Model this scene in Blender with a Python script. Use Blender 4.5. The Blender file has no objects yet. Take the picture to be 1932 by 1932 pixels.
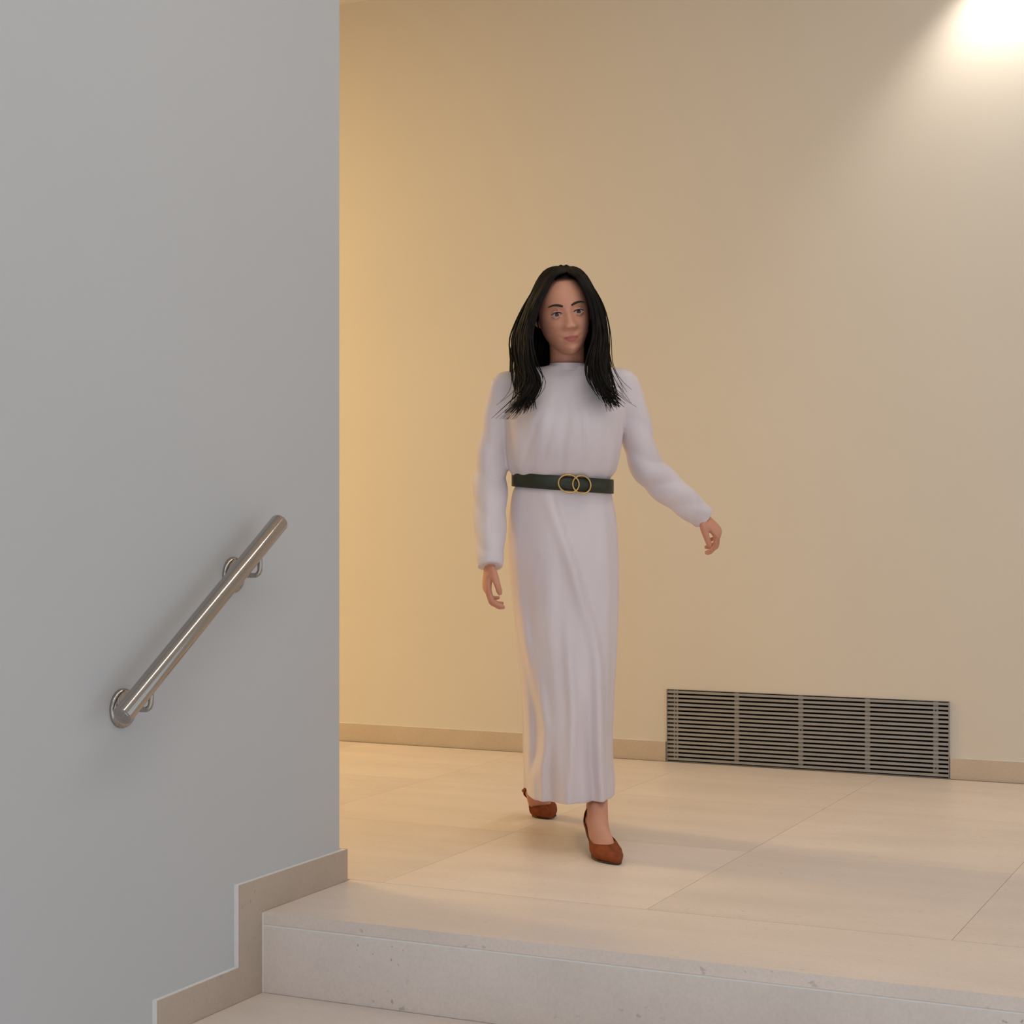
import bpy, bmesh, math, random
import numpy as np
from mathutils import Vector, Matrix

random.seed(7)
SC = bpy.context.scene
COL = SC.collection
R = math.radians

# ------------------------------------------------------------------ camera, world, exposure
cam_d = bpy.data.cameras.new('camera')
cam = bpy.data.objects.new('camera', cam_d)
COL.objects.link(cam)
cam.location = (0, 0, .94)
cam.rotation_euler = (R(90), 0, R(25.18))
cam_d.sensor_width = 36
cam_d.lens = 62.117
cam_d.shift_y = .003
cam_d.clip_start = .05
SC.camera = cam

world = bpy.data.worlds.new('overcast_daylight')
SC.world = world
world.use_nodes = True
wbg = world.node_tree.nodes['Background']
wbg.inputs[0].default_value = (.90, .95, 1.0, 1)
wbg.inputs[1].default_value = .84

SC.view_settings.view_transform = 'Standard'
SC.view_settings.look = 'None'
SC.view_settings.exposure = 0
SC.view_settings.gamma = 1
SC.view_settings.use_curve_mapping = False

CEIL = 3.07
XL = -2.328          # face of the grey wall
YB = 6.366           # face of the back wall

# ------------------------------------------------------------------ materials
def new_mat(name):
    m = bpy.data.materials.new(name)
    m.use_nodes = True
    nt = m.node_tree
    return m, nt, nt.nodes['Principled BSDF']

def N(nt, typ, **kw):
    n = nt.nodes.new(typ)
    for k, v in kw.items():
        if k.startswith('i_'):
            n.inputs[k[2:].replace('_', ' ')].default_value = v
        else:
            setattr(n, k, v)
    return n

def ramp(nt, stops):
    n = nt.nodes.new('ShaderNodeValToRGB')
    el = n.color_ramp.elements
    while len(el) < len(stops):
        el.new(.5)
    for e, (p, c) in zip(el, stops):
        e.position = p
        e.color = (*c, 1) if len(c) == 3 else c
    return n

def plain(name, col, rough=.5, metal=0., bump=0., bscale=80., var=0., vscale=6., spec=.5):
    m, nt, b = new_mat(name)
    b.inputs['Roughness'].default_value = rough
    b.inputs['Metallic'].default_value = metal
    b.inputs['Specular IOR Level'].default_value = spec
    b.inputs['Base Color'].default_value = (*col, 1)
    tc = N(nt, 'ShaderNodeTexCoord')
    if var:
        n = N(nt, 'ShaderNodeTexNoise', i_Scale=vscale, i_Detail=5.)
        nt.links.new(tc.outputs['Object'], n.inputs['Vector'])
        lo = tuple(c * (1 - var) for c in col)
        hi = tuple(min(1, c * (1 + var)) for c in col)
        r = ramp(nt, [(.3, lo), (.7, hi)])
        nt.links.new(n.outputs['Fac'], r.inputs[0])
        nt.links.new(r.outputs[0], b.inputs['Base Color'])
    if bump:
        n2 = N(nt, 'ShaderNodeTexNoise', i_Scale=bscale, i_Detail=4.)
        nt.links.new(tc.outputs['Object'], n2.inputs['Vector'])
        bp = N(nt, 'ShaderNodeBump', i_Strength=bump, i_Distance=.002)
        nt.links.new(n2.outputs['Fac'], bp.inputs['Height'])
        nt.links.new(bp.outputs[0], b.inputs['Normal'])
    return m

def stone(name, col, rough=.45, tone=.05, streak=(1., 1., 1.), pits=.5):
    """limestone: soft clouds, faint streaks, scattered dark pits, a tone of its own for each slab"""
    m, nt, b = new_mat(name)
    L = nt.links.new
    b.inputs['Roughness'].default_value = rough
    tc = N(nt, 'ShaderNodeTexCoord')
    oi = N(nt, 'ShaderNodeObjectInfo')
    mul = N(nt, 'ShaderNodeMath', operation='MULTIPLY'); mul.inputs[1].default_value = 37.
    L(oi.outputs['Random'], mul.inputs[0])
    add = N(nt, 'ShaderNodeVectorMath', operation='ADD')
    L(tc.outputs['Object'], add.inputs[0]); L(mul.outputs[0], add.inputs[1])
    mp = N(nt, 'ShaderNodeMapping'); mp.inputs['Scale'].default_value = streak
    L(add.outputs[0], mp.inputs['Vector'])
    n1 = N(nt, 'ShaderNodeTexNoise', i_Scale=3., i_Detail=6., i_Roughness=.6)
    L(mp.outputs[0], n1.inputs['Vector'])
    c = np.array(col)
    r1 = ramp(nt, [(.3, tuple(c * .93)), (.7, tuple(np.minimum(c * 1.05, 1)))])
    L(n1.outputs['Fac'], r1.inputs[0])
    n2 = N(nt, 'ShaderNodeTexNoise', i_Scale=140., i_Detail=3.)
    L(add.outputs[0], n2.inputs['Vector'])
    r2 = ramp(nt, [(.35, (.95,) * 3), (.6, (1.,) * 3)])
    L(n2.outputs['Fac'], r2.inputs[0])
    mx = N(nt, 'ShaderNodeMix', data_type='RGBA', blend_type='MULTIPLY'); mx.inputs['Factor'].default_value = 1
    L(r1.outputs[0], mx.inputs['A']); L(r2.outputs[0], mx.inputs['B'])
    # pits, clustered
    n3 = N(nt, 'ShaderNodeTexNoise', i_Scale=55., i_Detail=2.)
    L(mp.outputs[0], n3.inputs['Vector'])
    r3 = ramp(nt, [(.675, (0,) * 3), (.72, (1,) * 3)])
    L(n3.outputs['Fac'], r3.inputs[0])
    n4 = N(nt, 'ShaderNodeTexNoise', i_Scale=4.5, i_Detail=2.)
    L(add.outputs[0], n4.inputs['Vector'])
    r4 = ramp(nt, [(.47, (0,) * 3), (.60, (pits,) * 3)])
    L(n4.outputs['Fac'], r4.inputs[0])
    pm = N(nt, 'ShaderNodeMath', operation='MULTIPLY')
    L(r3.outputs[0], pm.inputs[0]); L(r4.outputs[0], pm.inputs[1])
    mx2 = N(nt, 'ShaderNodeMix', data_type='RGBA')
    L(pm.outputs[0], mx2.inputs['Factor']); L(mx.outputs['Result'], mx2.inputs['A'])
    mx2.inputs['B'].default_value = (*(c * .45), 1)
    # tone of each slab
    mr = N(nt, 'ShaderNodeMapRange'); mr.inputs['To Min'].default_value = 1 - tone; mr.inputs['To Max'].default_value = 1 + tone * .6
    L(oi.outputs['Random'], mr.inputs['Value'])
    mx3 = N(nt, 'ShaderNodeVectorMath', operation='SCALE')
    L(mx2.outputs['Result'], mx3.inputs[0]); L(mr.outputs[0], mx3.inputs['Scale'])
    L(mx3.outputs[0], b.inputs['Base Color'])
    bp = N(nt, 'ShaderNodeBump', i_Strength=.12, i_Distance=.001)
    L(n2.outputs['Fac'], bp.inputs['Height']); L(bp.outputs[0], b.inputs['Normal'])
    return m

M = {}
M['grey_wall'] = plain('pale_grey_wall_paint', (.525, .53, .54), .75, bump=.06, bscale=160, var=.012, vscale=2)
M['cream_wall'] = plain('cream_wall_paint', (.765, .70, .61), .75, bump=.06, bscale=160, var=.015, vscale=1.5)
M['ceiling'] = plain('ceiling_paint', (.82, .79, .74), .8, var=.01)
M['floor_stone'] = stone('pale_limestone_floor', (.80, .692, .62), .38, .05, (.6, 2.2, 1.), .45)
M['riser_stone'] = stone('limestone_riser', (.77, .685, .635), .5, .02, (1, 1, 1), .75)
M['skirting_stone'] = stone('beige_stone_skirting', (.52, .425, .345), .5, .03, (1, 1, 1), .5)
M['skirting_warm'] = stone('warm_stone_skirting', (.66, .54, .42), .5, .03, (1, 1, 1), .5)
M['sealant_and_edges'] = plain('pale_sealant_and_edges', (.81, .78, .755), .6, var=.03, vscale=40)
M['grout'] = plain('joint_grout', (.33, .27, .21), .9, var=.1, vscale=60)
M['alu'] = plain('grey_anodised_aluminium', (.335, .325, .315), .5, .3, var=.04, vscale=20)
M['alu_dark'] = plain('aluminium_spacer', (.27, .265, .26), .5, .3, var=.05, vscale=20)
M['cavity'] = plain('dark_duct', (.02, .02, .02), .9, var=.2)
M['screw'] = plain('dark_screw', (.03, .03, .03), .5, .5, var=.1)
M['trim_white'] = plain('white_lamp_trim', (.8, .8, .8), .4, var=.02)
M['mullion'] = plain('grey_window_frame', (.3, .31, .32), .4, .3, var=.03)

def steel():
    m, nt, b = new_mat('brushed_stainless_steel')
    b.inputs['Base Color'].default_value = (.42, .39, .36, 1)
    b.inputs['Metallic'].default_value = 1
    b.inputs['Roughness'].default_value = .17
    tc = N(nt, 'ShaderNodeTexCoord')
    mp = N(nt, 'ShaderNodeMapping'); mp.inputs['Scale'].default_value = (220, 220, .5)
    nt.links.new(tc.outputs['Object'], mp.inputs['Vector'])
    n = N(nt, 'ShaderNodeTexNoise', i_Scale=1., i_Detail=4.)
    nt.links.new(mp.outputs[0], n.inputs['Vector'])
    r = ramp(nt, [(.3, (.34, .31, .285)), (.7, (.50, .465, .43))])
    nt.links.new(n.outputs['Fac'], r.inputs[0]); nt.links.new(r.outputs[0], b.inputs['Base Color'])
    bp = N(nt, 'ShaderNodeBump', i_Strength=.06, i_Distance=.0006)
    nt.links.new(n.outputs['Fac'], bp.inputs['Height']); nt.links.new(bp.outputs[0], b.inputs['Normal'])
    return m
M['steel'] = steel()

# ------------------------------------------------------------------ mesh helpers
def link(name, mesh, parent=None, mat=None, smooth=False):
    o = bpy.data.objects.new(name, mesh)
    COL.objects.link(o)
    if parent: o.parent = parent
    if mat is not None and not len(mesh.materials): mesh.materials.append(M[mat])
    if smooth:
        mesh.polygons.foreach_set('use_smooth', [True] * len(mesh.polygons))
    return o

def mesh_from(verts, faces, name='mesh'):
    me = bpy.data.meshes.new(name)
    me.from_pydata([tuple(v) for v in verts], [], [tuple(f) for f in faces])
    bm = bmesh.new(); bm.from_mesh(me)
    bmesh.ops.recalc_face_normals(bm, faces=bm.faces)
    bm.to_mesh(me); bm.free()
    return me

def box_vf(lo, hi):
    (a, b, c), (d, e, f) = lo, hi
    v = [(a,b,c),(d,b,c),(d,e,c),(a,e,c),(a,b,f),(d,b,f),(d,e,f),(a,e,f)]
    q = [(0,3,2,1),(4,5,6,7),(0,1,5,4),(1,2,6,5),(2,3,7,6),(3,0,4,7)]
    return v, q

def merge(parts):
    V, F = [], []
    for v, f in parts:
        k = len(V); V += [tuple(p) for p in v]; F += [tuple(i + k for i in q) for q in f]
    return V, F

def boxes_mesh(bl, name='mesh', bevel=0.):
    V, F = merge([box_vf(*b) for b in bl])
    me = bpy.data.meshes.new(name); me.from_pydata(V, [], F)
    if bevel:
        bm = bmesh.new(); bm.from_mesh(me)
        bmesh.ops.bevel(bm, geom=bm.edges[:], offset=bevel, segments=2, affect='EDGES', clamp_overlap=True)
        bm.to_mesh(me); bm.free()
    return me

def prism(profile, axis, a, b):
    """profile of (p, q) extruded along an axis from a to b"""
    def pt(p, q, t):
        return {'x': (t, p, q), 'y': (p, t, q), 'z': (p, q, t)}[axis]
    n = len(profile)
    V = [pt(p, q, a) for p, q in profile] + [pt(p, q, b) for p, q in profile]
    F = [tuple(range(n)), tuple(range(2 * n - 1, n - 1, -1))]
    F += [(i, (i + 1) % n, (i + 1) % n + n, i + n) for i in range(n)]
    return V, F

def struct(name, mesh, mat, parent=None):
    o = link(name, mesh, parent, mat)
    if parent is None: o['kind'] = 'structure'
    return o

def thing(name, label, cat, loc=(0, 0, 0), rz=0., group=None):
    o = bpy.data.objects.new(name, None); COL.objects.link(o)
    o.empty_display_size = .1
    o.location = loc; o.rotation_euler = (0, 0, rz)
    o['label'] = label; o['category'] = cat
    if group: o['group'] = group
    return o

def crom(pts, sub):
    """Catmull-Rom through rows of numbers"""
    P = [np.array(p, float) for p in pts]
    P = [2 * P[0] - P[1]] + P + [2 * P[-1] - P[-2]]
    out = []
    for i in range(1, len(P) - 2):
        for k in range(sub):
            t = k / sub
            a, b, c, d = P[i - 1], P[i], P[i + 1], P[i + 2]
            out.append(.5 * (2 * b + (c - a) * t + (2 * a - 5 * b + 4 * c - d) * t * t + (3 * b - a - 3 * c + d) * t ** 3))
    out.append(P[-2])
    return out

def nrm(v):
    v = np.array(v, float); return v / max(np.linalg.norm(v), 1e-9)

def tube(pts, rad, n=16, sub=1, ref=(0, 1, 0), mod=None, cap=True):
    """tube through pts; rad = list of r or (r along ref, r across); mod(theta, t) scales the ring"""
    rows = [list(p) + (list(r) if hasattr(r, '__len__') else [r, r]) for p, r in zip(pts, rad)]
    rows = crom(rows, sub) if sub > 1 else [np.array(r, float) for r in rows]
    m = len(rows); V, F = [], []
    for i, r in enumerate(rows):
        t = nrm(rows[min(i + 1, m - 1)][:3] - rows[max(i - 1, 0)][:3])
        u = np.array(ref, float); u = nrm(u - t * np.dot(u, t)); w = np.cross(t, u)
        for k in range(n):
            th = 2 * math.pi * k / n
            s = mod(th, i / (m - 1)) if mod else 1.
            V.append(r[:3] + u * (r[3] * s * math.cos(th)) + w * (r[4] * s * math.sin(th)))
    for i in range(m - 1):
        for k in range(n):
            F.append((i * n + k, i * n + (k + 1) % n, (i + 1) * n + (k + 1) % n, (i + 1) * n + k))
    if cap:
        V.append(rows[0][:3]); V.append(rows[-1][:3]); a, b = len(V) - 2, len(V) - 1
        for k in range(n):
            F.append((a, (k + 1) % n, k)); F.append((b, (m - 1) * n + k, (m - 1) * n + (k + 1) % n))
    return V, F

def lathe(profile, n=32, axis='x'):
    """(radius, along) profile turned about an axis"""
    V, F = [], []
    for r, a in profile:
        for k in range(n):
            th = 2 * math.pi * k / n; c, s = r * math.cos(th), r * math.sin(th)
            V.append({'x': (a, c, s), 'y': (c, a, s), 'z': (c, s, a)}[axis])
    for i in range(len(profile) - 1):
        for k in range(n):
            F.append((i * n + k, i * n + (k + 1) % n, (i + 1) * n + (k + 1) % n, (i + 1) * n + k))
    return V, F

def remesh(parts, voxel, smooth=2, fac=.5):
    V, F = merge(parts)
    me = mesh_from(V, F)
    o = bpy.data.objects.new('tmp', me); COL.objects.link(o)
    md = o.modifiers.new('r', 'REMESH'); md.mode = 'VOXEL'; md.voxel_size = voxel; md.use_smooth_shade = True
    if smooth:
        ms = o.modifiers.new('s', 'SMOOTH'); ms.factor = fac; ms.iterations = smooth
    dg = bpy.context.evaluated_depsgraph_get(); dg.update()
    out = bpy.data.meshes.new_from_object(o.evaluated_get(dg))
    bpy.data.objects.remove(o); bpy.data.meshes.remove(me)
    return out

# ------------------------------------------------------------------ the setting
# landing floor: bed of grout with stone slabs 0.72 x 0.80 m laid on it
JX = .7202; JY = .799; GAP = .0012
Y1 = 3.949                      # joint behind the front slab, in line with the wall's end
YN = 3.5357                     # face of the top riser
bed = boxes_mesh([((-8, 3.913, -.16), (3.2, 6.55, -.0012)), ((XL, YN + .012, -.16), (3.2, 3.913, -.0012))], 'floor')
floor = struct('floor', bed, 'grout')
slab_me = boxes_mesh([((GAP / 2, GAP / 2, -.012), (JX - GAP / 2, JY - GAP / 2, 0))], 'slab')
slab_me.materials.append(M['floor_stone'])
for j in range(3):
    for i in range(-8, 8):
        x = -2.2223 + i * JX
        if x < -8 or x > 3.1 - JX: continue
        o = link('slab', slab_me, floor)
        o.location = (x, Y1 + j * JY, 0)
front_me = boxes_mesh([((0, YN, -.0292), (2.4 - GAP, Y1 - GAP / 2, 0))], 'slab', .0012)
front_me.materials.append(M['floor_stone'])
for k in range(2):
    o = link('slab', front_me, floor); o.location = (-2.316 + 2.4 * k, 0, 0)

# stairs going down towards the camera
RISE, GO = .1903, .3114
stairs = struct('staircase', boxes_mesh([((XL, YN + .012 - GO * (k + 1), -1.4), (3.2, YN + .012 - GO * k if k else 3.9, -RISE * (k + 1) - .03)) for k in range(5)], 'staircase'), 'grout')
stairs['label'] = 'pale stone steps leading down from the landing beside the grey wall'
tread_me = boxes_mesh([((0, 0, -.0292), (2.4 - GAP, GO - .0008, 0))], 'tread', .0012); tread_me.materials.append(M['floor_stone'])
riser_me = boxes_mesh([((0, 0, 0), (2.4 - GAP, .02, RISE - .0292 - .0038))], 'riser'); riser_me.materials.append(M['riser_stone'])
line_me = boxes_mesh([((0, 0, 0), (2.4, .015, .0038))], 'joint_strip'); line_me.materials.append(M['sealant_and_edges'])
for k in range(5):
    for q in range(2):
        x = -2.316 + 2.4 * q
        y = YN - GO * k
        if k:
            o = link('tread', tread_me, stairs); o.location = (x, y, -RISE * k)
        o = link('riser', riser_me, stairs); o.location = (x, y, -RISE * (k + 1))
        o = link('joint_strip', line_me, stairs); o.location = (x, y + .0004, -RISE * k - .0330)
    # pale sealant in the corner between riser and skirting
    o = link('joint_strip', boxes_mesh([((-2.3158, -.0012, -RISE), (-2.3128, .003, -.001))], 'joint_strip'), stairs, 'sealant_and_edges')
    o.location = (0, YN - GO * k, -RISE * k)

# grey wall: a thick block, the corridor runs on behind it
wl = struct('wall_left', boxes_mesh([((-8, -4.0, -1.4), (XL, 3.9132, CEIL + .3))], 'wall_left', .002), 'grey_wall')
# back wall with the opening for the grille
GX0, GX1, GZ = -2.3363, -1.2677, .2757
wb = struct('wall_back', boxes_mesh([((-8, YB, GZ), (3.2, 6.6, CEIL + .3)), ((-8, YB, -.15), (GX0, 6.6, GZ)),
            ((GX1, YB, -.15), (3.2, 6.6, GZ)), ((GX0, 6.47, -.15), (GX1, 6.6, GZ)), ((GX0, YB, -.15), (GX1, 6.6, -.002))], 'wall_back'), 'cream_wall')
we = struct('wall_corridor', boxes_mesh([((-8.2, 3.7, -.15), (-8, 6.6, CEIL + .3))], 'wall_corridor'), 'cream_wall')
ce = struct('ceiling', boxes_mesh([((-8.2, -4.0, CEIL), (3.2, 6.366, CEIL + .25))], 'ceiling'), 'ceiling')

# stone skirting that climbs the steps on the grey wall
SK = .0123
prof = [(3.9255, 0.0), (3.9255, .0817)]
for k in range(5):
    prof += [(3.4359 - GO * k, .0817 - RISE * k), (3.4359 - GO * k, .0817 - RISE * (k + 1))]
prof += [(3.4359 - GO * 5, .0817 - RISE * 5), (3.4359 - GO * 5, -RISE * 5 - .05)]
back = []
for k in range(5):
    back += [(YN - GO * k, -RISE * k), (YN - GO * k, -RISE * (k + 1))]
prof += [(YN - GO * 5, -RISE * 5 - .05)] + back[::-1]
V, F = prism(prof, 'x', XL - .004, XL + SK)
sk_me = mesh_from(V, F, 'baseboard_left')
sk_me.materials.append(M['skirting_stone']); sk_me.materials.append(M['sealant_and_edges'])
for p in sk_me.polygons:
    if p.normal.z > .5 or p.normal.y < -.5: p.material_index = 1  # top and camera-facing faces coloured paler than the stone
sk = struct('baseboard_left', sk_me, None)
# its return round the wall's end
ret = struct('baseboard_corner', boxes_mesh([((-8, 3.9092, 0), (XL - .002, 3.9320, .0817)), ((XL - .002, 3.9256, 0), (XL + SK, 3.9320, .0817))], 'baseboard_corner'), 'skirting_stone')
# skirting of the back wall, broken by the grille
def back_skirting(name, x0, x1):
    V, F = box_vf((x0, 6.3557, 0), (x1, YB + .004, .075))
    me = mesh_from(V, F, name); me.materials.append(M['skirting_warm']); me.materials.append(M['sealant_and_edges'])
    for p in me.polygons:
        if p.normal.z > .5: p.material_index = 1  # top face coloured paler than the rest of the skirting
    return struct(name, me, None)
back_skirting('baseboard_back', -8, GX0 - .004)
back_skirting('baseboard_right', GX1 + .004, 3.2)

# glazed fronts behind the camera and to the right, where the daylight comes in
def glazing(name, run, fixed, axis, z0):
    bl = []
    for a in run:
        lo, hi = ((a - .03, fixed - .05, z0), (a + .03, fixed + .05, CEIL)) if axis == 'x' else ((fixed - .05, a - .03, z0), (fixed + .05, a + .03, CEIL))
        bl.append((lo, hi))
    return struct(name, boxes_mesh(bl, name), 'mullion')
glazing('window_1', [-2.2, -.85, .5, 1.85, 3.17], -3.95, 'x', -1.4)
glazing('window_2', [-2.6, -1.2, .2, 1.6, 3.0, 4.4, 6.3], 3.15, 'y', -1.4)

# ------------------------------------------------------------------ recessed ceiling lamps
def downlight(loc, label, power, col, angle, blend, radius=.035, group=None):
    t = thing('ceiling_downlight', label, 'lamp', (loc[0], loc[1], CEIL), 0, group)
    V, F = lathe([(.048, .0), (.048, -.004), (.062, -.006), (.066, -.003), (.066, 0)], 32, 'z')
    link('trim_ring', mesh_from(V, F), t, 'trim_white', True)
    V, F = lathe([(.0, -.0015), (.0478, -.0015)], 32, 'z')
    m, nt, b = new_mat('lit_lens')
    b.inputs['Base Color'].default_value = (.8, .8, .8, 1)
    b.inputs['Emission Color'].default_value = (*col, 1); b.inputs['Emission Strength'].default_value = 12
    me = mesh_from(V, F); me.materials.append(m)
    link('lens', me, t)
    ld = bpy.data.lights.new('spot', 'SPOT'); ld.energy = power; ld.color = col
    ld.spot_size = R(angle); ld.spot_blend = blend; ld.shadow_soft_size = radius
    lo = bpy.data.objects.new('spot', ld); COL.objects.link(lo); lo.parent = t
    lo.location = (0, 0, -.045)
    return t
downlight((-1.08, YB - .16), 'white downlight close to the cream wall washing it with light', 30, (1, .94, .85), 92, .75, .03)
WARM = (1, .72, .33)
def lamp_mat(col, e):
    m, nt, b = new_mat('lit_opal_diffuser')
    b.inputs['Base Color'].default_value = (.8, .8, .8, 1)
    b.inputs['Emission Color'].default_value = (*col, 1); b.inputs['Emission Strength'].default_value = e
    return m
# round flush lamps along the corridor behind the grey wall
for x, lab in ((-5.4, 'round warm flush lamp on the corridor ceiling just behind the grey wall'), (-6.8, 'round warm flush lamp deep in the corridor by its end wall')):
    t = thing('ceiling_lamp', lab, 'lamp', (x, 4.9, CEIL), 0, 'warm lamps along the corridor')
    V, F = lathe([(.30, 0), (.30, -.05), (.285, -.056), (.28, -.05), (.28, 0)], 48, 'z')
    link('lamp_rim', mesh_from(V, F), t, 'trim_white', True)
    V, F = lathe([(0, -.045), (.28, -.045)], 48, 'z')
    me = mesh_from(V, F); me.materials.append(lamp_mat(WARM, 2.)); link('diffuser', me, t)
    ld = bpy.data.lights.new('glow', 'AREA'); ld.shape = 'DISK'; ld.size = .54; ld.energy = 47; ld.spread = R(180); ld.color = WARM
    lo = bpy.data.objects.new('glow', ld); COL.objects.link(lo); lo.parent = t; lo.location = (0, 0, -.06)
# twin linear lamp over the steps
t = thing('linear_lamp', 'long twin linear lamp on the ceiling over the steps', 'lamp', (-1.05, 2.4, CEIL - .003))
link('housing', boxes_mesh([((-.11, -2.6, -.05), (.11, 2.6, 0))], 'housing', .003), t, 'trim_white')
for q in (-.07, .07):
    me = boxes_mesh([((q - .02, -2.55, -.054), (q + .02, 2.55, -.0505))], 'light_strip'); me.materials.append(lamp_mat((1, .96, .92), 3.))
    link('light_strip', me, t)
    ld = bpy.data.lights.new('glow', 'AREA'); ld.shape = 'RECTANGLE'; ld.size = .04; ld.size_y = 5.1; ld.energy = 10; ld.color = (1, .95, .90)
    lo = bpy.data.objects.new('glow', ld); COL.objects.link(lo); lo.parent = t; lo.location = (q, 0, -.06)

# ------------------------------------------------------------------ handrail
rail = thing('handrail', 'short brushed steel handrail fixed to the grey wall above the steps', 'handrail', (XL, 3.2, .7))
def rl(x, y, z): return (x - XL, y - 3.2, z - .7)
AX = -2.253
A = Vector(rl(AX, 2.9225, .5295)); B = Vector(rl(AX, 3.5141, .9237))
ln = (B - A).length
tr = .0212
V, F = lathe([(0, 0), (tr - .003, 0), (tr - .0008, .0006), (tr, .003), (tr, ln - .003), (tr - .0008, ln - .0006), (tr - .003, ln), (0, ln)], 48, 'z')
me = mesh_from(V, F, 'tube'); tb = link('tube', me, rail, 'steel', True)
q = (B - A).to_track_quat('Z', 'Y'); tb.rotation_mode = 'QUATERNION'; tb.rotation_quaternion = q; tb.location = A
md = tb.modifiers.new('e', 'EDGE_SPLIT'); md.split_angle = R(40)
for nm, k in (('lower', 0), ('upper', 1)):
    V, F = lathe([(tr - .004, 0), (tr - .006, -.0012), (0, -.0016)], 32, 'z')
    if k == 0:
        cp = link('end_cap', mesh_from(V, F), tb, 'steel', True)
for yb, zb, zt in ((3.0196, .533, .575), (3.4300, .801, .848)):
    V, F = lathe([(0, .012), (.012, .012), (.034, .0105), (.040, .008), (.042, .004), (.042, -.001)], 40, 'x')
    ro = link('wall_rose', mesh_from(V, F), rail, 'steel', True); ro.location = rl(XL, yb, zb)
    pts = [(0, 0, 0), (.03, 0, 0), (.058, 0, 0), (.067, 0, .002), (.073, 0, .008), (.075, 0, .017), (.075, 0, zt - zb)]
    V, F = tube(pts, [.0058] * len(pts), 16, 3, ref=(0, 1, 0))
    rd = link('bracket_arm', mesh_from(V, F), rail, 'steel', True); rd.location = rl(XL, yb, zb)

# ------------------------------------------------------------------ ventilation grille
gr = thing('ventilation_grille', 'long grey metal ventilation grille of thin horizontal slats at the foot of the cream wall', 'grille', (GX0, 6.3557, 0))
GW = GX1 - GX0
link('duct', boxes_mesh([((.004, .075, 0), (GW - .004, .078, GZ))], 'duct'), gr, 'cavity')
link('frame', boxes_mesh([((0, 0, 0), (.0028, .03, GZ)), ((GW - .0028, 0, 0), (GW, .03, GZ)), ((0.0028, .004, GZ - .0016), (GW - .0028, .03, GZ)), ((.0028, .004, 0), (GW - .0028, .03, .0022))], 'frame'), gr, 'alu')
NS = 17; pit = GZ / (NS + .3)
sl = prism([(0, .0), (.002, .0088), (.016, .0080), (.016, .0010)], 'x', .003, GW - .003)
slat_me = mesh_from(*sl, 'slat'); slat_me.materials.append(M['alu'])
for i in range(NS):
    o = link('slat', slat_me, gr); o.location = (0, .001, .0068 + i * pit)
bars = [(-2.300, .018), (-2.0588, .017), (-1.8119, .017), (-1.563, .018), (-1.3164, .018)]
for k, (bx, bw) in enumerate(bars):
    pr = [((bx - bw / 2 - GX0, .0045, .006), (bx + bw / 2 - GX0, .016, GZ - .003))]
    if k == 0:
        pr = [((bx - bw / 2 - GX0, .0045, .006), (bx - .002 - GX0, .016, GZ - .003)), ((bx + .002 - GX0, .0045, .006), (bx + bw / 2 - GX0, .016, GZ - .003))]
    link('spacer_bar', boxes_mesh(pr, 'spacer_bar'), gr, 'alu_dark')
scr = lathe([(0, -.0006), (.0028, -.0006), (.0032, .001)], 12, 'y')
scr_me = mesh_from(*scr, 'screw'); scr_me.materials.append(M['screw'])
for k, i in ((4, 15), (4, 2), (2, 9), (0, 15), (0, 2)):
    o = link('screw', scr_me, gr); o.location = (bars[k][0] - GX0, .0042, .0068 + i * pit - .0042)
# ------------------------------------------------------------------ the walking person
YAW = R(25.18)
person = thing('person', 'person in a long lavender grey belted dress and rust pumps walking toward the steps', 'person', (-1.9183, 4.6231, 0), YAW)

def skin_mat():
    m, nt, b = new_mat('warm_skin')
    at = N(nt, 'ShaderNodeAttribute', attribute_name='tint')
    tc = N(nt, 'ShaderNodeTexCoord')
    n = N(nt, 'ShaderNodeTexNoise', i_Scale=18., i_Detail=4.)
    nt.links.new(tc.outputs['Object'], n.inputs['Vector'])
    r = ramp(nt, [(.3, (.58, .255, .16)), (.7, (.66, .305, .195))])
    nt.links.new(n.outputs['Fac'], r.inputs[0])
    mx = N(nt, 'ShaderNodeMix', data_type='RGBA')
    nt.links.new(at.outputs['Fac'], mx.inputs['Factor'])
    nt.links.new(r.outputs[0], mx.inputs['A']); mx.inputs['B'].default_value = (.42, .105, .09, 1)
    nt.links.new(mx.outputs['Result'], b.inputs['Base Color'])
    b.inputs['Roughness'].default_value = .5
    return m
M['skin'] = skin_mat()

def cloth_mat():
    m, nt, b = new_mat('lavender_grey_satin_crepe')
    tc = N(nt, 'ShaderNodeTexCoord')
    mp = N(nt, 'ShaderNodeMapping'); mp.inputs['Scale'].default_value = (1.6, 1.6, .45)
    nt.links.new(tc.outputs['Object'], mp.inputs['Vector'])
    n = N(nt, 'ShaderNodeTexNoise', i_Scale=9., i_Detail=3.)
    nt.links.new(mp.outputs[0], n.inputs['Vector'])
    r = ramp(nt, [(.3, (.69, .605, .635)), (.7, (.76, .67, .695))])
    nt.links.new(n.outputs['Fac'], r.inputs[0]); nt.links.new(r.outputs[0], b.inputs['Base Color'])
    n2 = N(nt, 'ShaderNodeTexNoise', i_Scale=14., i_Detail=2.)
    nt.links.new(mp.outputs[0], n2.inputs['Vector'])
    bp = N(nt, 'ShaderNodeBump', i_Strength=.25, i_Distance=.01)
    nt.links.new(n2.outputs['Fac'], bp.inputs['Height']); nt.links.new(bp.outputs[0], b.inputs['Normal'])
    b.inputs['Roughness'].default_value = .55
    b.inputs['Sheen Weight'].default_value = .15
    return m
M['dress'] = cloth_mat()

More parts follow.
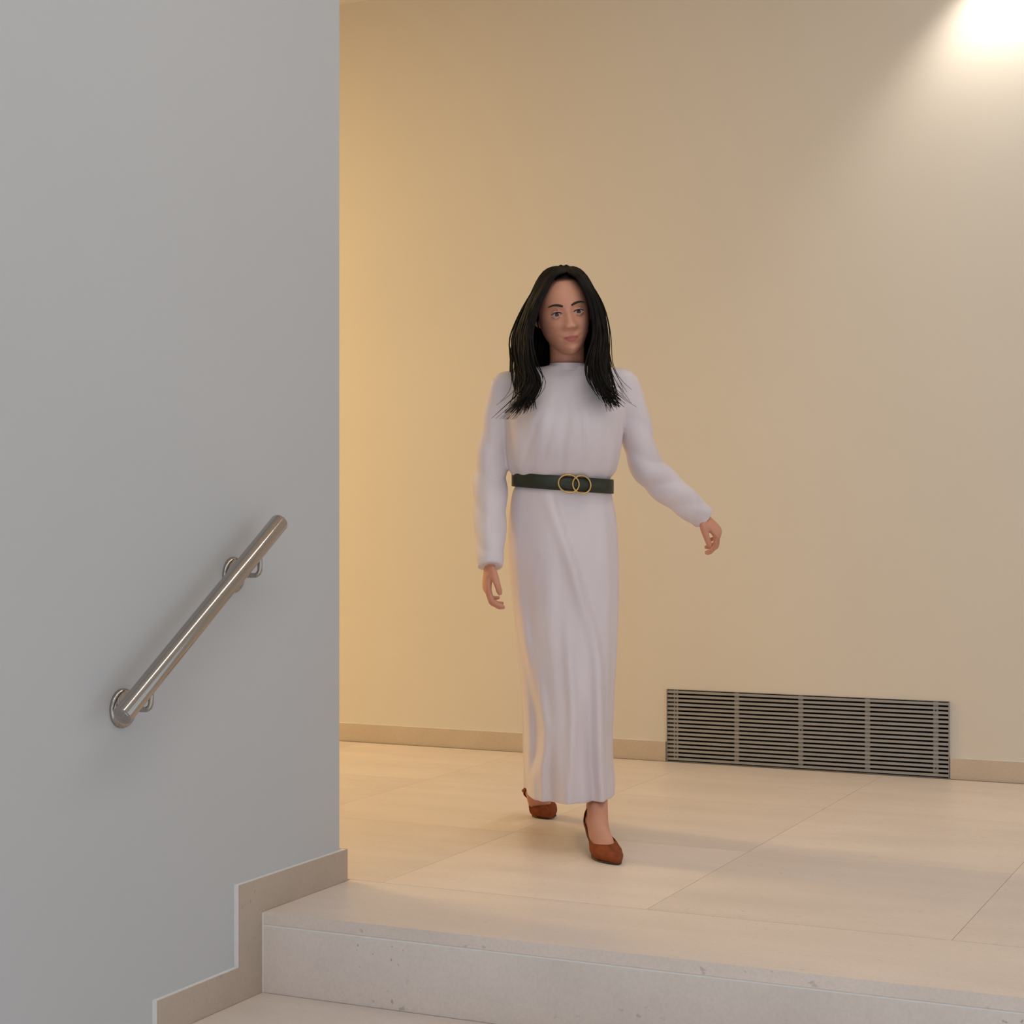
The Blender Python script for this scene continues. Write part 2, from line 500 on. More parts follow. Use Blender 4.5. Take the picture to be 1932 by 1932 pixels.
def hair_mat():
    m, nt, b = new_mat('black_hair')
    tc = N(nt, 'ShaderNodeTexCoord')
    n = N(nt, 'ShaderNodeTexNoise', i_Scale=40., i_Detail=3.)
    nt.links.new(tc.outputs['Object'], n.inputs['Vector'])
    r = ramp(nt, [(.3, (.006, .005, .004)), (.7, (.016, .012, .009))])
    nt.links.new(n.outputs['Fac'], r.inputs[0]); nt.links.new(r.outputs[0], b.inputs['Base Color'])
    b.inputs['Roughness'].default_value = .5
    b.inputs['Specular IOR Level'].default_value = .10
    return m
M['hair'] = hair_mat()
M['suede'] = plain('rust_suede', (.25, .062, .020), .85, bump=.5, bscale=500, var=.22, vscale=45, spec=.2)
M['lining'] = plain('tan_insole', (.42, .22, .12), .7, var=.05)
M['sole'] = plain('dark_brown_sole', (.045, .022, .012), .6, var=.1)
M['belt'] = plain('dark_green_leather', (.017, .021, .009), .45, bump=.2, bscale=200, var=.1, vscale=30)
M['gold'] = plain('brushed_gold', (.62, .40, .16), .3, 1., var=.06, vscale=30)
M['eye_white'] = plain('eye_white', (.62, .58, .55), .2, var=.02)
M['iris'] = plain('dark_brown_iris', (.025, .012, .007), .15, var=.1)
M['brow'] = plain('dark_brow', (.02, .013, .009), .8, var=.1)

V3 = lambda p: np.array(p, float)

# ---- head, built in its own frame: x to the viewer's right, -y towards the viewer
HT = [  # z, half width, front, back
    (.1075, .004, .006, .006), (.1045, .024, .030, .034), (.097, .040, .049, .056), (.083, .056, .068, .077), (.060, .0675, .083, .092),
    (.030, .0725, .089, .098), (.000, .0725, .0885, .098), (-.030, .0690, .088, .090), (-.055, .0625, .087, .075),
    (-.075, .0525, .0865, .060), (-.092, .0420, .084, .047), (-.104, .0315, .079, .036), (-.112, .021, .070, .026), (-.116, .007, .057, .010)]
HR = crom(HT, 7)
def g(a, s): return math.exp(-.5 * (a / s) ** 2)
def face_dy(x, z):
    """relief of the face, positive towards the viewer"""
    d = 0.
    if -.052 < z < .02:                                     # nose
        t = min(1, max(0, (.016 - z) / .056))
        ridge = .003 + .0185 * t ** 1.25
        wd = .0065 + .0065 * t * t
        end = 1 if z > -.040 else g(z + .040, .0055)
        top = 1 if z < .006 else g(z - .006, .007)
        d += ridge * g(x, wd) * end * top
        d += .0065 * (g(x - .0125, .0048) + g(x + .0125, .0048)) * g(z + .0405, .006)
    for s in (-1, 1):
        d -= .0115 * g(x - s * .031, .0155) * g(z + .001, .0115)   # eye sockets
        d += .0035 * g(x - s * .030, .018) * g(z - .0205, .007)    # brow
        d += .0045 * g(x - s * .043, .016) * g(z + .030, .015)     # cheek bones
        d -= .0025 * g(x - s * .026, .004) * g(z + .070, .007)     # corners of the mouth
    zl = z - 6.5 * x * x
    d += .0055 * g(x, .0185) * g(zl + .0665, .0042)                 # upper lip
    d += .0068 * g(x, .0165) * g(zl + .0785, .0050)                 # lower lip
    d -= .0040 * g(x, .023) * g(zl + .0722, .0016)                  # parting of the lips
    d -= .0030 * g(x, .018) * g(z + .0890, .0045)
    d += .0065 * g(x, .016) * g(z + .1025, .010)                   # chin
    d -= .0016 * g(x, .003) * g(z + .0555, .006)
    return d
NA = 112
def head_ring(row, off=0.):
    z, w, fr, bk = row
    out = []
    for k in range(NA):
        a = 2 * math.pi * k / NA
        sx, cy = math.sin(a), math.cos(a)
        x = (w + off) * math.copysign(abs(sx) ** .92, sx)
        y = -(fr + off) * math.copysign(abs(cy) ** .88, cy) if cy > 0 else (bk + off) * abs(cy) ** .95
        if cy > 0: y -= face_dy(x, z) * min(1, cy * 2.2)
        out.append((x, y, z + off * (z / .11 if z > 0 else 0)))
    return out
def grid_faces(nr, n):
    return [(i * n + k, i * n + (k + 1) % n, (i + 1) * n + (k + 1) % n, (i + 1) * n + k) for i in range(nr - 1) for k in range(n)]
HV = [p for r in HR for p in head_ring(r)]
HF = grid_faces(len(HR), NA)
HV += [(0, 0, .1085), (0, -.03, -.117)]
HF += [(len(HV) - 2, (k + 1) % NA, k) for k in range(NA)] + [(len(HV) - 1, (len(HR) - 1) * NA + k, (len(HR) - 1) * NA + (k + 1) % NA) for k in range(NA)]
HC = Vector((-0.0859, -0.0150, 1.5080))
HM = Matrix.Translation(HC) @ Matrix.Rotation(R(-9), 4, 'Y') @ Matrix.Rotation(R(6), 4, 'Z') @ Matrix.Rotation(R(5), 4, 'X')
def hx(p): return np.array(HM @ Vector([float(c) for c in p]))
body = [([hx(p) for p in HV], HF)]
for s in (-1, 1):   # ears
    V, F = tube([(s * .070, .012, .018), (s * .0755, .016, .006), (s * .075, .014, -.012), (s * .070, .008, -.028)], [(.006, .006), (.010, .016), (.008, .013), (.004, .006)], 14, 4)
    body.append(([hx(p) for p in V], F))
    # lids
    for zz, rr, bow in ((.0062, .0030, .0028), (-.0066, .0024, -.0018)):
        pts = [(s * .031 + u * .0165, -.0795 - .0045 * (1 - u * u) + abs(u) * .004, zz * (1 - u * u) - .001 + bow * .2) for u in (-1, -.6, -.2, .2, .6, 1)]
        V, F = tube(pts, [.002] + [rr] * 4 + [.002], 10, 3)
        body.append(([hx(p) for p in V], F))

# ---- neck, trunk, limbs: one continuous skin
body.append(tube([hx((0, .012, .0)), hx((0, .012, -.075)), (-0.0741, 0.0300, 1.3653), (-0.0739, 0.0350, 1.3325), (-0.0771, 0.0300, 1.2823)],
                 [(.055, .055), (.052, .050), (.051, .050), (.058, .062), (.07, .09)], 24, 5))
def ring_loft(rows, n=48, sub=6, ex=.92, mod=None):
    rr = crom(rows, sub); V = []
    for i, (cx, cy, cz, hw, hd) in enumerate(rr):
        for k in range(n):
            a = 2 * math.pi * k / n; c, s = math.cos(a), math.sin(a)
            p = [cx + hw * math.copysign(abs(c) ** ex, c), cy - hd * math.copysign(abs(s) ** ex, s), cz]
            V.append(mod(p, a, (cx, cy, hw, hd)) if mod else p)
    F = grid_faces(len(rr), n)
    V += [(rr[0][0], rr[0][1], rr[0][2]), (rr[-1][0], rr[-1][1], rr[-1][2])]
    m = (len(rr) - 1) * n
    F += [(len(V) - 2, (k + 1) % n, k) for k in range(n)] + [(len(V) - 1, m + k, m + (k + 1) % n) for k in range(n)]
    return V, F
body.append(ring_loft([(-0.0771, 0.0300, 1.3411, 0.0875, 0.0450), (-0.0801, 0.0300, 1.3110, 0.1569, 0.0600), (-0.0849, 0.0200, 1.2289, 0.1581, 0.0850), (-0.0849, 0.0200, 1.1235, 0.1461, 0.0850),
                       (-0.0875, 0.0350, 1.0364, 0.1163, 0.0750), (-0.0868, 0.0600, 0.9200, 0.1351, 0.0950), (-0.0850, 0.0700, 0.8212, 0.1338, 0.0950), (-0.0804, 0.0700, 0.7603, 0.0989, 0.0700)]))
# joints
SHR, ELR, WRR = (-0.2521, 0.0300, 1.3079), (-0.2959, 0.0300, 1.0514), (-0.2915, -0.0800, 0.8070)
SHL, ELL, WRL = (0.0859, 0.0300, 1.3170), (0.1546, 0.0800, 1.0739), (0.3211, 0.1700, 0.9398)
for a, b, c in ((SHR, ELR, WRR), (SHL, ELL, WRL)):
    a, b, c = V3(a), V3(b), V3(c)
    body.append(tube([a, a * .5 + b * .5, b, b * .6 + c * .4, c], [.030, .036, .033, .032, (.021, .026)], 20, 5))
HPL, KNL, ANL = (-0.0266, 0.0850, 0.8818), (-0.0312, 0.0450, 0.5009), (0.0083, -0.0150, 0.1562)
HPR, KNR, ANR = (-0.1426, 0.0800, 0.8819), (-0.1002, 0.1900, 0.4416), (-0.1605, 0.4650, 0.1725)
def leg(h, k, a):
    h, k, a = V3(h), V3(k), V3(a)
    return tube([h, h * .55 + k * .45, k, k * .72 + a * .28, k * .35 + a * .65, a, a + nrm(a - k) * .012], [.072, .062, .047, .049, .036, (.031, .029), (.026, .024)], 24, 5)
body.append(leg(HPL, KNL, ANL)); body.append(leg(HPR, KNR, ANR))

# ---- hands
def hand(wrist, X, Y, Z, curl, scale=.95, spread=.05, thumb_in=.5):
    """X towards the thumb, Y along the fingers, Z out of the back of the hand"""
    X, Y, Z = nrm(X), nrm(Y), nrm(Z); W = V3(wrist)
    def T(p): return W + scale * (X * p[0] + Y * p[1] + Z * p[2])
    out = []
    pts = [(0, -.012, 0), (0, .012, 0), (.002, .040, .002), (.001, .070, .002), (0, .086, 0)]
    rad = [(.023, .017), (.026, .016), (.036, .0145), (.040, .0125), (.036, .0085)]
    V, F = tube([T(p) for p in pts], [(a * scale, b * scale) for a, b in rad], 24, 5, ref=X)
    out.append((V, F))
    for i, (x0, l, r) in enumerate(((.0290, .078, .0082), (.0098, .086, .0085), (-.0098, .080, .0081), (-.0285, .063, .0072))):
        p = np.array([x0, .078 - .004 * abs(i - 1.2), 0.]); ang = 0.; pts = [p - np.array([0, .018, 0])]; rd = [r * 1.0]
        sx = spread * (1.5 - i)
        for seg, (fr, cu) in enumerate(((.46, curl[0]), (.31, curl[1]), (.23, curl[2]))):
            ang += cu * (1 + .10 * (i - 1))
            d = np.array([math.sin(sx) * math.cos(ang), math.cos(sx) * math.cos(ang), -math.sin(ang)])
            pts.append(p + d * l * fr * .12); rd.append(r * (1.03 - .06 * seg))
            pts.append(p + d * l * fr * .55); rd.append(r * (.96 - .07 * seg))
            p = p + d * l * fr
        pts.append(p); rd.append(r * .62)
        out.append(tube([T(q) for q in pts], [a * scale for a in rd], 14, 3, ref=Z))
    b0 = np.array([.020, .016, -.003])
    th = [b0, b0 + np.array([.018, .022, -.008]), b0 + np.array([.030 - .008 * thumb_in, .045, -.012 - .012 * thumb_in]),
          b0 + np.array([.034 - .014 * thumb_in, .066, -.016 - .022 * thumb_in]), b0 + np.array([.035 - .018 * thumb_in, .076, -.018 - .028 * thumb_in])]
    out.append(tube([T(q) for q in th], [a * scale for a in (.012, .0125, .0098, .0088, .0055)], 14, 4, ref=Z))
    return out
body += hand(WRR, (.15, -1, .05), (-.12, .05, -1), (-1, -.15, .10), (.35, .75, .45))
body += hand(WRL, (-.25, -.85, -.25), (.62, .12, -.62), (.72, -.35, .62), (.75, .75, .45))

# ---- feet and shoes
def foot_path(heel, arch, ball, toe):
    return [V3(heel), V3(arch), V3(ball), V3(toe)]
WT = [(0, .006), (.05, .0215), (.13, .0275), (.3, .0265), (.45, .029), (.62, .0385), (.74, .0390), (.85, .0310), (.94, .0185), (1, .005)]
HTs = [(0, .058), (.13, .060), (.3, .056), (.5, .054), (.62, .048), (.74, .040), (.85, .030), (.94, .021), (1, .010)]
def tab(t, T):
    for (a, u), (b, v) in zip(T, T[1:]):
        if t <= b: return u + (v - u) * (t - a) / (b - a)
    return T[-1][1]
def sm(t): t = min(1, max(0, t)); return t * t * (3 - 2 * t)
def stations(path, n):
    c = np.array(crom(path, 24)); L = np.concatenate([[0], np.cumsum(np.linalg.norm(np.diff(c, axis=0), axis=1))]); L /= L[-1]
    return [np.array([np.interp(t, L, c[:, j]) for j in range(3)]) for t in np.linspace(0, 1, n)]
def make_shoe(path, lat, ankle, heel_foot):
    lat = nrm(lat); n = 90
    st = stations(path, n)
    frames = []
    for i in range(n):
        t = nrm(st[min(i + 1, n - 1)] - st[max(i - 1, 0)]); l = nrm(lat - t * np.dot(lat, t)); u = np.cross(l, t)
        if u[2] < 0 and abs(u[2]) > .3: u = -u
        if np.dot(u, V3(ankle) - st[n // 3]) < 0: u = -u
        frames.append((st[i], t, l, u))
    V, na = [], 41
    for i, (p, t, l, u) in enumerate(frames):
        q = i / (n - 1); w, h = tab(q, WT), tab(q, HTs)
        A = R(150) - R(50) * sm(q / .16)
        if q > .40: A = max(A, R(90) + math.asin(min(1, (q - .40) / .35)))
        for k in range(na):
            a = A * (2 * k / (na - 1) - 1)
            fl = .55                      # flat under the foot
            V.append(p + l * w * math.copysign(abs(math.sin(a)) ** fl if abs(a) < R(90) else abs(math.sin(a)) ** .8, a) + u * (h * .5 * (1 - math.cos(a))))
    F = [(i * na + k, i * na + k + 1, (i + 1) * na + k + 1, (i + 1) * na + k) for i in range(n - 1) for k in range(na - 1)]
    V.append(frames[-1][0] + frames[-1][1] * .002 + frames[-1][3] * .005); F += [(len(V) - 1, (n - 1) * na + k, (n - 1) * na + k + 1) for k in range(na - 1)]
    me = mesh_from(V, F, 'shoe'); me.materials.append(M['suede'])
    sh = link('pump_shoe', me, person, None, True); sh['label'] = 'rust brown suede pump'
    so = sh.modifiers.new('t', 'SOLIDIFY'); so.thickness = .0022; so.offset = 1
    # sole
    V, F = [], []
    for i, (p, t, l, u) in enumerate(frames):
        w = tab(i / (n - 1), WT) * .93
        for a, b in ((-1, .0), (1, .0), (1, -.0032), (-1, -.0032)): V.append(p + l * w * a + u * b)
    F = grid_faces(n, 4) + [(0, 1, 2, 3), tuple(len(V) - 1 - k for k in range(4))]
    link('sole', mesh_from(V, F), sh, 'sole', True)
    # heel
    hs = frames[9]
    top = hs[0]; bot = V3(heel_foot)
    V, F = tube([top + hs[3] * .006, top * .75 + bot * .25, top * .4 + bot * .6, bot], [(.021, .023), (.014, .014), (.0075, .0075), (.0058, .0062)], 16, 5, ref=lat)
    link('heel', mesh_from(V, F), sh, 'suede', True)
    # foot inside
    parts = []
    fp, fr = [], []
    for q in (.06, .14, .25, .36, .48, .6, .72, .84, .92):
        i = int(q * (n - 1)); p, t, l, u = frames[i]
        w, h = tab(q, WT) - .002, tab(q, HTs) - .002
        hh = h * (.95 if q > .5 else .92)
        fp.append(p + u * (hh * .5 + .001)); fr.append((w, hh * .5))
    parts.append(tube(fp, fr, 24, 4, ref=lat))
    # instep from ankle to ball
    a = V3(ankle); i = int(.66 * (n - 1)); p, t, l, u = frames[i]; i2 = int(.40 * (n - 1)); p2 = frames[i2][0] + frames[i2][3] * .046
    parts.append(tube([a + frames[16][3] * .03, a, (a + p2) * .5 + frames[i2][3] * .004, p2, p + u * .021], [(.029, .030), (.030, .032), (.029, .028), (.030, .022), (.033, .017)], 24, 5, ref=lat))
    i0 = int(.10 * (n - 1)); parts.append(tube([a, (a + frames[i0][0]) * .5 + frames[i0][3] * .01, frames[i0][0] + frames[i0][3] * .022], [(.028, .030), (.025, .026), (.023, .020)], 20, 4, ref=lat))
    return parts
# stance foot: flat ball, raised heel; trailing foot: on its toes
fl_ = [(-0.0043, 0.0050, 0.0750), (0.0071, -0.0700, 0.0362), (0.0254, -0.1720, 0.0057), (0.0535, -0.2580, -0.0005)]
fl_[2] = (fl_[2][0], fl_[2][1], .0045); fl_[3] = (fl_[3][0], fl_[3][1], .006)
body += make_shoe(fl_, (1, -.16, 0), ANL, ((-0.0010, 0.0100, 0.0080)[0], .004, .001))
fr_ = [(-0.1744, 0.5450, 0.1048), (-0.1561, 0.5450, 0.0615), (-0.1350, 0.5150, 0.0084), (-0.1099, 0.4550, 0.0005)]
fr_[2] = (fr_[2][0], fr_[2][1], .012); fr_[3] = (fr_[3][0], fr_[3][1], .006)
body += make_shoe(fr_, (1, -.10, .1), ANR, (-0.1939, 0.6200, 0.0631))

body_me = remesh(body, .0026, 2, .45)
# lips get their own tint
nv = len(body_me.vertices)
co = np.empty(nv * 3); body_me.vertices.foreach_get('co', co); co = co.reshape(-1, 3)
inv = np.array(HM.inverted())
hl = co @ inv[:3, :3].T + inv[:3, 3]
x, y, z = hl[:, 0], hl[:, 1], hl[:, 2]
z = z - 6.5 * x * x
half = .0225 * np.clip(1 - np.abs((z + .0725) / np.where(z > -.0725, .0085, .0095)) ** 1.6, 0, 1) ** .6
lip = np.clip((half - np.abs(x)) / .003, 0, 1) * (y < -.07)
at = body_me.attributes.new('tint', 'FLOAT', 'POINT'); at.data.foreach_set('value', lip.astype(np.float32))
bo = link('body', body_me, person, 'skin', True)

# eyes, brows
for s in (-1, 1):
    ec = (s * .031, -.0715, -.0008)
    bm = bmesh.new(); bmesh.ops.create_uvsphere(bm, u_segments=24, v_segments=16, radius=.0122)
    me = bpy.data.meshes.new('eye'); bm.to_mesh(me); bm.free()
    e = link('eye', me, person, 'eye_white', True); e.matrix_local = HM @ Matrix.Translation(ec)
    V, F = lathe([(0, -.0127), (.003, -.0125), (.0055, -.0115), (.0058, -.0105)], 20, 'y')
    ir = link('iris', mesh_from(V, F), e, 'iris', True); ir.location = (0, 0, -.0015)
    pts = [(s * .031 + u * .0165, -.0832 - .005 * (1 - u * u) + abs(u) * .004, .0052 * (1 - u * u) - .0012) for u in (-1, -.6, -.2, .2, .6, 1)]
    V, F = tube([hx(p) for p in pts], [.0006, .0013, .0015, .0015, .0014, .0008], 8, 3)
    link('eyelashes', mesh_from(V, F), person, 'brow', True)
    pts = [(s * (.012 + .040 * u), -.0925 + .018 * u * u + .004 * (1 - u), .0185 + .008 * math.sin(u * 2.3) - .003 * u) for u in (0, .25, .5, .75, 1)]
    V, F = tube([hx(p) for p in pts], [(.0022, .0030), (.0022, .0034), (.0022, .0030), (.0020, .0022), (.001, .001)], 10, 4)
    link('eyebrow', mesh_from(V, F), person, 'brow', True)

# ---- dress
EDGE = [(-0.1124, -0.0600, 0.9872), (-0.0831, -0.0700, 0.8984), (-0.0480, -0.0800, 0.7952), (-0.0155, -0.0800, 0.6918), (0.0081, -0.0800, 0.6107), (0.0229, -0.0800, 0.5147), (0.0292, -0.1000, 0.1931)]
ez = np.array([p[2] for p in EDGE])[::-1]; ex_ = np.array([p[0] for p in EDGE])[::-1]
LEFT = [(-0.2132, -0.0700, 0.6913), (-0.2044, -0.0700, 0.6026), (-0.1749, -0.0800, 0.4557), (-0.1483, -0.0800, 0.3450), (-0.1514, -0.0900, 0.2799), (-0.1751, -0.1000, 0.2078)]
lz = np.array([q[2] for q in LEFT])[::-1]; lx = np.array([q[0] for q in LEFT])[::-1]
ZB = (-0.0870, 0.0000, 1.0328)[2]; ZH = (-0.0617, -0.0500, 0.1973)[2]
def dress_mod(p, a, r):
    cx, cy, hw, hd = r
    x, y, z = p
    t = (ZB - z) / (ZB - ZH)
    if t > 0:                                     # skirt folds
        e_ = .95 - .22 * min(1, t); c_, s_ = math.cos(a), math.sin(a)
        x = cx + hw * math.copysign(abs(c_) ** e_, c_); y = cy - hd * math.copysign(abs(s_) ** e_, s_)
        A = .016 + .090 * t ** 1.2
        fo = math.sin(7 * a + 1.2 + 1.5 * t) * .5 + math.sin(11 * a - .6 - 2 * t) * .32 + math.sin(17 * a + 2 + t) * .18
        s = 1 + A * fo
        x = cx + (x - cx) * (1 + (s - 1) * .35); y = cy + (y - cy) * s
        if y < cy and t > .03:
            e = np.interp(z, ez, ex_)
            y += .014 * sm((x - e) / .012 + .5) * sm(t / .08)
            y -= .010 * g(x - e + .018, .012) * sm(t / .15)      # rolled edge beside it
            e2 = np.interp(z, lz, lx)                            # left edge of the forward panel
            y += .034 * sm((e2 - x) / .016 + .5) * sm((t - .38) / .2)
            y -= .010 * g(x - e2 - .016, .011) * sm((t - .38) / .2)
            # long crease on the forward panel
            xc = -.105 + .055 * t - .10 * max(0, t - .78)
            y -= .012 * g(x - xc, .010) * sm((t - .35) / .3)
            y += .010 * g(x - xc - .028, .014) * sm((t - .35) / .3)
    else:                                         # blouse: gathered above the belt, soft drag lines
        u = -t
        s = 1 + .022 * math.exp(-u * 9) * math.sin(13 * a + 1) + .012 * math.sin(5 * a + 14 * u) * min(1, u * 8)
        x = cx + (x - cx) * s; y = cy + (y - cy) * s
        if y < cy:
            for q in (-.062, .062): y -= .016 * g(x - cx - q, .034) * g(z - 1.205, .045)
            for k_ in range(5):   # drag lines from shoulder to waist
                xa = cx - .09 + .045 * k_ + (.05 - .02 * k_) * (z - 1.15) / .15
                y += .0045 * g(x - xa, .0065) * g(z - 1.13 - .03 * (k_ % 2), .06)
    return [x, y, z]
rows = [(-0.0742, 0.0250, 1.3679, 0.0422, 0.0440), (-0.0757, 0.0250, 1.3618, 0.0648, 0.0550), (-0.0801, 0.0300, 1.3532, 0.0996, 0.0600), (-0.0816, 0.0300, 1.3411, 0.1313, 0.0660), (-0.0831, 0.0300, 1.3200, 0.1569, 0.0800), (-0.0842, 0.0200, 1.2590, 0.1709, 0.1000),
        (-0.0852, 0.0100, 1.1983, 0.1698, 0.1120), (-0.0867, 0.0100, 1.1306, 0.1623, 0.1140), (-0.0878, 0.0250, 1.0709, 0.1522, 0.1040), (-0.0875, 0.0350, 1.0364, 0.1314, 0.0880),
        (-0.0889, 0.0400, 1.0003, 0.1421, 0.0980), (-0.0871, 0.0500, 0.9277, 0.1545, 0.1160), (-0.0847, 0.0550, 0.8367, 0.1585, 0.1300), (-0.0800, 0.0600, 0.7455, 0.1556, 0.1400),
        (-0.0752, 0.0650, 0.6238, 0.1481, 0.1520), (-0.0710, 0.0800, 0.5009, 0.1387, 0.1760), (-0.0688, 0.1000, 0.3768, 0.1316, 0.2050), (-0.0682, 0.1200, 0.2517, 0.1290, 0.2320), (-0.0632, 0.1300, 0.1673, 0.1308, 0.2450), (-0.0632, 0.1300, 0.1426, 0.1308, 0.2450)]
dress = [ring_loft(rows, 144, 7, .95, dress_mod)]
def sleeve(a, b, c, seed):
    a, b, c = V3(a), V3(b), V3(c)
    def mod(th, t):
        k = math.exp(-((t - .60) / .25) ** 2) + .5 * math.exp(-((t - .9) / .12) ** 2)
        return 1 + .15 * k * (abs(math.sin(22 * t + 1.5 * math.cos(th + seed))) - .5) + .035 * math.sin(3 * th + seed + 5 * t)
    e = c + nrm(c - b) * .012; up = nrm(a - b)
    pts = [a + up * .022, a + up * .016, a + up * .002, a * .75 + b * .25, a * .45 + b * .55, a * .1 + b * .9, b * .8 + c * .2, b * .45 + c * .55, b * .12 + c * .88, e]
    return tube(pts, [.012, .030, .041, .046, .046, .046, .048, .045, .039, .035], 40, 10, mod=mod)
dress.append(sleeve(SHR, ELR, WRR, .4)); dress.append(sleeve(SHL, ELL, WRL, 2.1))
for a in (SHR, SHL):
    a = V3(a); m_ = V3((-0.0771, 0.0300, 1.3321)); o_ = nrm(a - m_); dress.append(tube([a + o_ * .040, a + o_ * .036, a + o_ * .022, a + V3((0, 0, .001)), a * .7 + m_ * .3, a * .4 + m_ * .6, m_], [.006, .016, .030, .039, .041, .040, .036], 24, 5))
dress_me = remesh(dress, .0035, 4, .5)
# open the hem
bm = bmesh.new(); bm.from_mesh(dress_me)
zh = min(v.co.z for v in bm.verts)
kill = [f for f in bm.faces if f.normal.z < -.7 and f.calc_center_median().z < zh + .012]
bmesh.ops.delete(bm, geom=kill, context='FACES')
bm.to_mesh(dress_me); bm.free()
dr = link('dress', dress_me, person, 'dress', True); dr['label'] = 'long lavender grey dress with long sleeves'
V, F = [], []
# stand collar
cr = [(-0.0742, 0.0250, 1.3468, 0.0543, 0.0570), (-0.0743, 0.0230, 1.3587, 0.0497, 0.0550), (-0.0744, 0.0200, 1.3690, 0.0467, 0.0535)]
co_me = bpy.data.meshes.new('collar')
V, F = ring_loft(cr, 40, 4, 1.)
F = [f for f in F if len(f) == 4]
co_me = mesh_from(V, F); c_ = link('collar', co_me, dr, 'dress', True)
so = c_.modifiers.new('t', 'SOLIDIFY'); so.thickness = .003; so.offset = 1

# ---- belt with buckle
def belt_pt(a, up, off):
    cx, cy, cz, hw, hd = (-0.0867, 0.0350, 1.0319, 0.1337, 0.0900)
    c, s = math.cos(a), math.sin(a)
    hw += off; hd += off
    x = cx + hw * math.copysign(abs(c) ** .95, c)
    y = cy - hd * math.copysign(abs(s) ** .95, s)
    return (x, y, cz + up - .075 * (x - cx) + .03 * (y - cy))
n = 96; V, F = [], []
for k in range(n):
    a = 2 * math.pi * k / n
    for up, off in ((-.0205, .0095), (-.0195, .012), (.0195, .012), (.0205, .0095), (.0195, .004), (-.0195, .004)): V.append(belt_pt(a, up, off))
F = [(k * 6 + j, k * 6 + (j + 1) % 6, ((k + 1) % n) * 6 + (j + 1) % 6, ((k + 1) % n) * 6 + j) for k in range(n) for j in range(6)]
be = link('belt', mesh_from(V, F), person, 'belt', True); be['label'] = 'wide dark green leather belt'
bc = math.acos(.20)
def bpt(da, up, off): return V3(belt_pt(bc - da / .10, up, off))
for ox in (-.011, .013):
    pts = [bpt(ox + .018 * math.cos(t), .025 * math.sin(t), .0158) for t in np.linspace(0, 2 * math.pi, 25)]
    V, F = tube(pts, [.0026] * 25, 10, 1, ref=(0, 1, 0), cap=False)
    link('buckle', mesh_from(V, F), be, 'gold', True)

# ---- hair: a cap over the skull and long locks parted near the middle
V, keep = [], []
hrows = [r for r in HR if r[0] > -.09]
for r in hrows: V += head_ring(r, .007)
F = []
for f in grid_faces(len(hrows), NA):
    ok = True
    for i in f:
        x, y, z = V[i]
        fy = max(0, -y / .09)
        lim = -.085 if y > .02 else (-.085 + (.02 - y) / .05 * .075 if y > -.03 else -.010 + .120 * sm((-.03 - y) / .05))
        if z < lim: ok = False
    if ok: F.append(f)
V.append((0, .0, .1160)); F += [(len(V) - 1, (k + 1) % NA, k) for k in range(NA)]
cap_v = [hx(p) for p in V]
used = sorted({i for f in F for i in f}); mp_ = {i: k for k, i in enumerate(used)}
hair_parts = [([cap_v[i] for i in used], [tuple(mp_[i] for i in f) for f in F])]
GL = [  # guide curves on the viewer's left, front to back
    [(-0.0788, -0.0750, 1.6179), (-0.1165, -0.1070, 1.6003), (-0.1548, -0.1170, 1.5345), (-0.1753, -0.1120, 1.4486), (-0.1812, -0.1200, 1.3672), (-0.1813, -0.1320, 1.2961), (-0.2632, -0.1200, 1.2062)],
    [(-0.0822, -0.0400, 1.6316), (-0.1244, -0.0650, 1.6193), (-0.1689, -0.0750, 1.5455), (-0.1955, -0.0750, 1.4450), (-0.1957, -0.1000, 1.3543), (-0.1754, -0.1280, 1.2862), (-0.2281, -0.1250, 1.2030)],
    [(-0.0843, -0.0100, 1.6418), (-0.1352, -0.0100, 1.6253), (-0.1802, -0.0200, 1.5403), (-0.2250, -0.0200, 1.4357), (-0.2132, -0.0550, 1.3507), (-0.1928, -0.1050, 1.2731), (-0.1813, -0.1250, 1.2323)],
    [(-0.0891, 0.0300, 1.6474), (-0.1399, 0.0600, 1.6228), (-0.1762, 0.0700, 1.5208), (-0.2097, 0.0700, 1.4295), (-0.2127, 0.0900, 1.3551), (-0.2049, 0.1180, 1.2960), (-0.2018, 0.1280, 1.2351)],
    [(-0.0858, 0.0400, 1.6458), (-0.0951, 0.0900, 1.6147), (-0.0992, 0.1080, 1.5098), (-0.1023, 0.1050, 1.4176), (-0.1052, 0.1150, 1.3418), (-0.1093, 0.1350, 1.2663), (-0.1093, 0.1350, 1.2047)]]
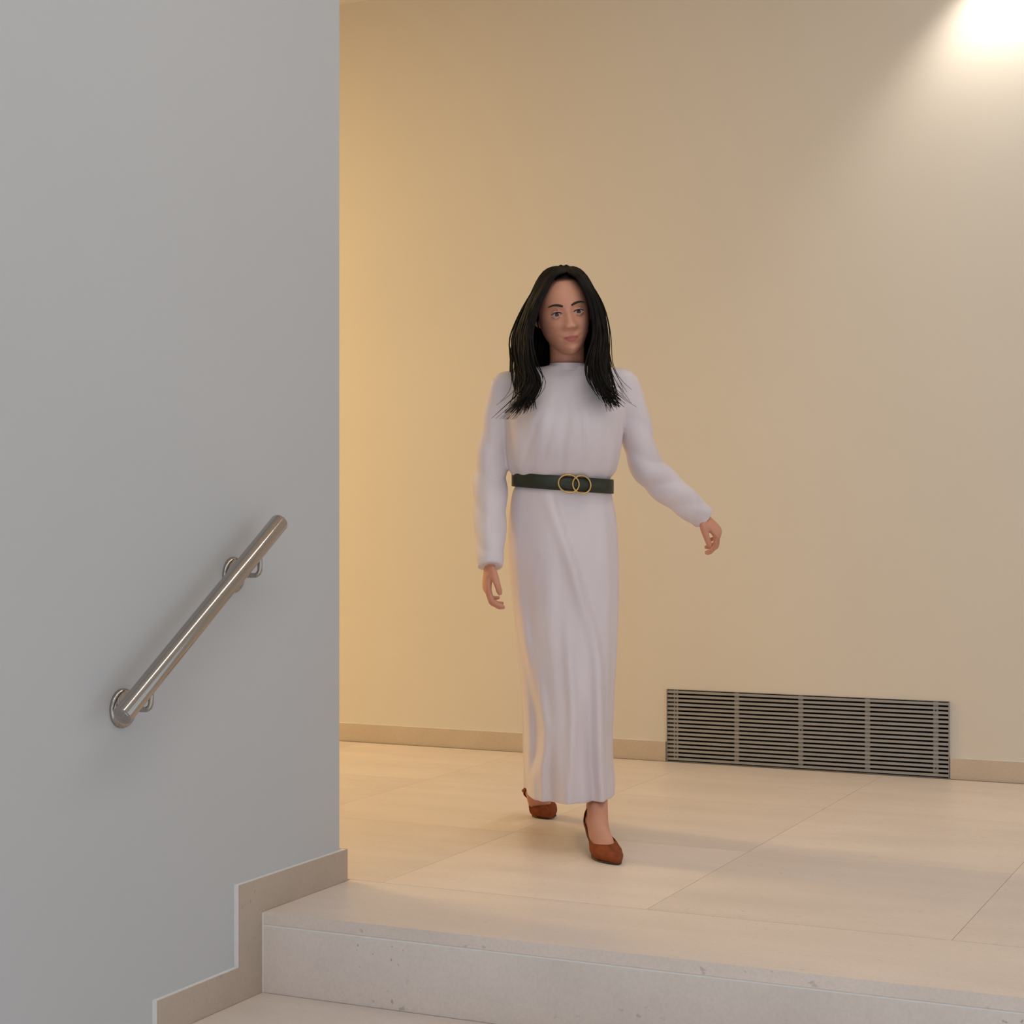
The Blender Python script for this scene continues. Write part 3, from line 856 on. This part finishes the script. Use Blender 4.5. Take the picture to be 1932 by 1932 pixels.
GR_ = [
    [(-0.0788, -0.0750, 1.6179), (-0.0431, -0.1070, 1.5944), (-0.0126, -0.1130, 1.5350), (-0.0021, -0.1080, 1.4490), (-0.0082, -0.1150, 1.3677), (0.0114, -0.1320, 1.3005), (0.0523, -0.1320, 1.2377)],
    [(-0.0792, -0.0400, 1.6316), (-0.0415, -0.0650, 1.6178), (-0.0032, -0.0700, 1.5461), (0.0116, -0.0700, 1.4456), (0.0130, -0.1000, 1.3543), (0.0262, -0.1280, 1.2862), (0.0647, -0.1200, 1.2413)],
    [(-0.0798, -0.0100, 1.6418), (-0.0334, -0.0100, 1.6224), (0.0083, -0.0150, 1.5379), (0.0262, -0.0150, 1.4437), (0.0301, -0.0550, 1.3551), (0.0333, -0.1050, 1.2804), (0.0352, -0.1250, 1.2264)],
    [(-0.0801, 0.0300, 1.6474), (-0.0245, 0.0600, 1.6198), (0.0154, 0.0700, 1.5208), (0.0306, 0.0700, 1.4295), (0.0377, 0.0900, 1.3551), (0.0331, 0.1180, 1.2960), (0.0244, 0.1280, 1.2351)],
    [(-0.0828, 0.0400, 1.6458), (-0.0722, 0.0900, 1.6147), (-0.0624, 0.1080, 1.5098), (-0.0564, 0.1050, 1.4176), (-0.0499, 0.1150, 1.3418), (-0.0461, 0.1350, 1.2663), (-0.0461, 0.1350, 1.2047)]]
rng = random.Random(11)
for side, G in ((-1, GL), (1, GR_)):
    G = np.array(G)
    for k in range(380):
        fly = k >= 330
        u = rng.random() ** 1.15 * (len(G) - 1.001); i = int(u); fr = u - i
        gpts = G[i] * (1 - fr) + G[i + 1] * fr
        ln_ = .86 + .16 * rng.random() if i < 3 else .8 + .25 * rng.random()
        ph, am = 2.2 + u * .9 + rng.gauss(0, .55), .004 + .009 * rng.random()
        off = np.array([rng.gauss(0, 1), rng.gauss(0, .8), 0])
        if fly: off = off * 2.0 + np.array([side * .6, -.2, 0]); am *= 1.6
        c = np.array(crom(gpts, 5)); m = max(8, int(len(c) * min(1, ln_)))
        c = c[:m]
        pts, rad = [], []
        r0 = .0018 + .0030 * rng.random() + (.004 if i == 3 else 0)
        if fly: r0 = .0011
        for j, p in enumerate(c):
            t = j / (m - 1)
            q = p + off * (.0008 + .011 * t * t) + np.array([math.sin(10 * t + ph) * side, .5 * math.cos(9 * t + ph), 0]) * am * t
            pts.append(q); rad.append((r0 * .75 * (1 - t ** 3) + .0004, r0 * 1.25 * (1 - t ** 2.5) + .0004) if t > .05 else (r0 * .6, r0 * .8))
        hair_parts.append(tube(pts, rad, 7, 1))
V, F = merge(hair_parts)
ha = link('hair', mesh_from(V, F), person, 'hair', True); ha['label'] = 'long loose black hair'
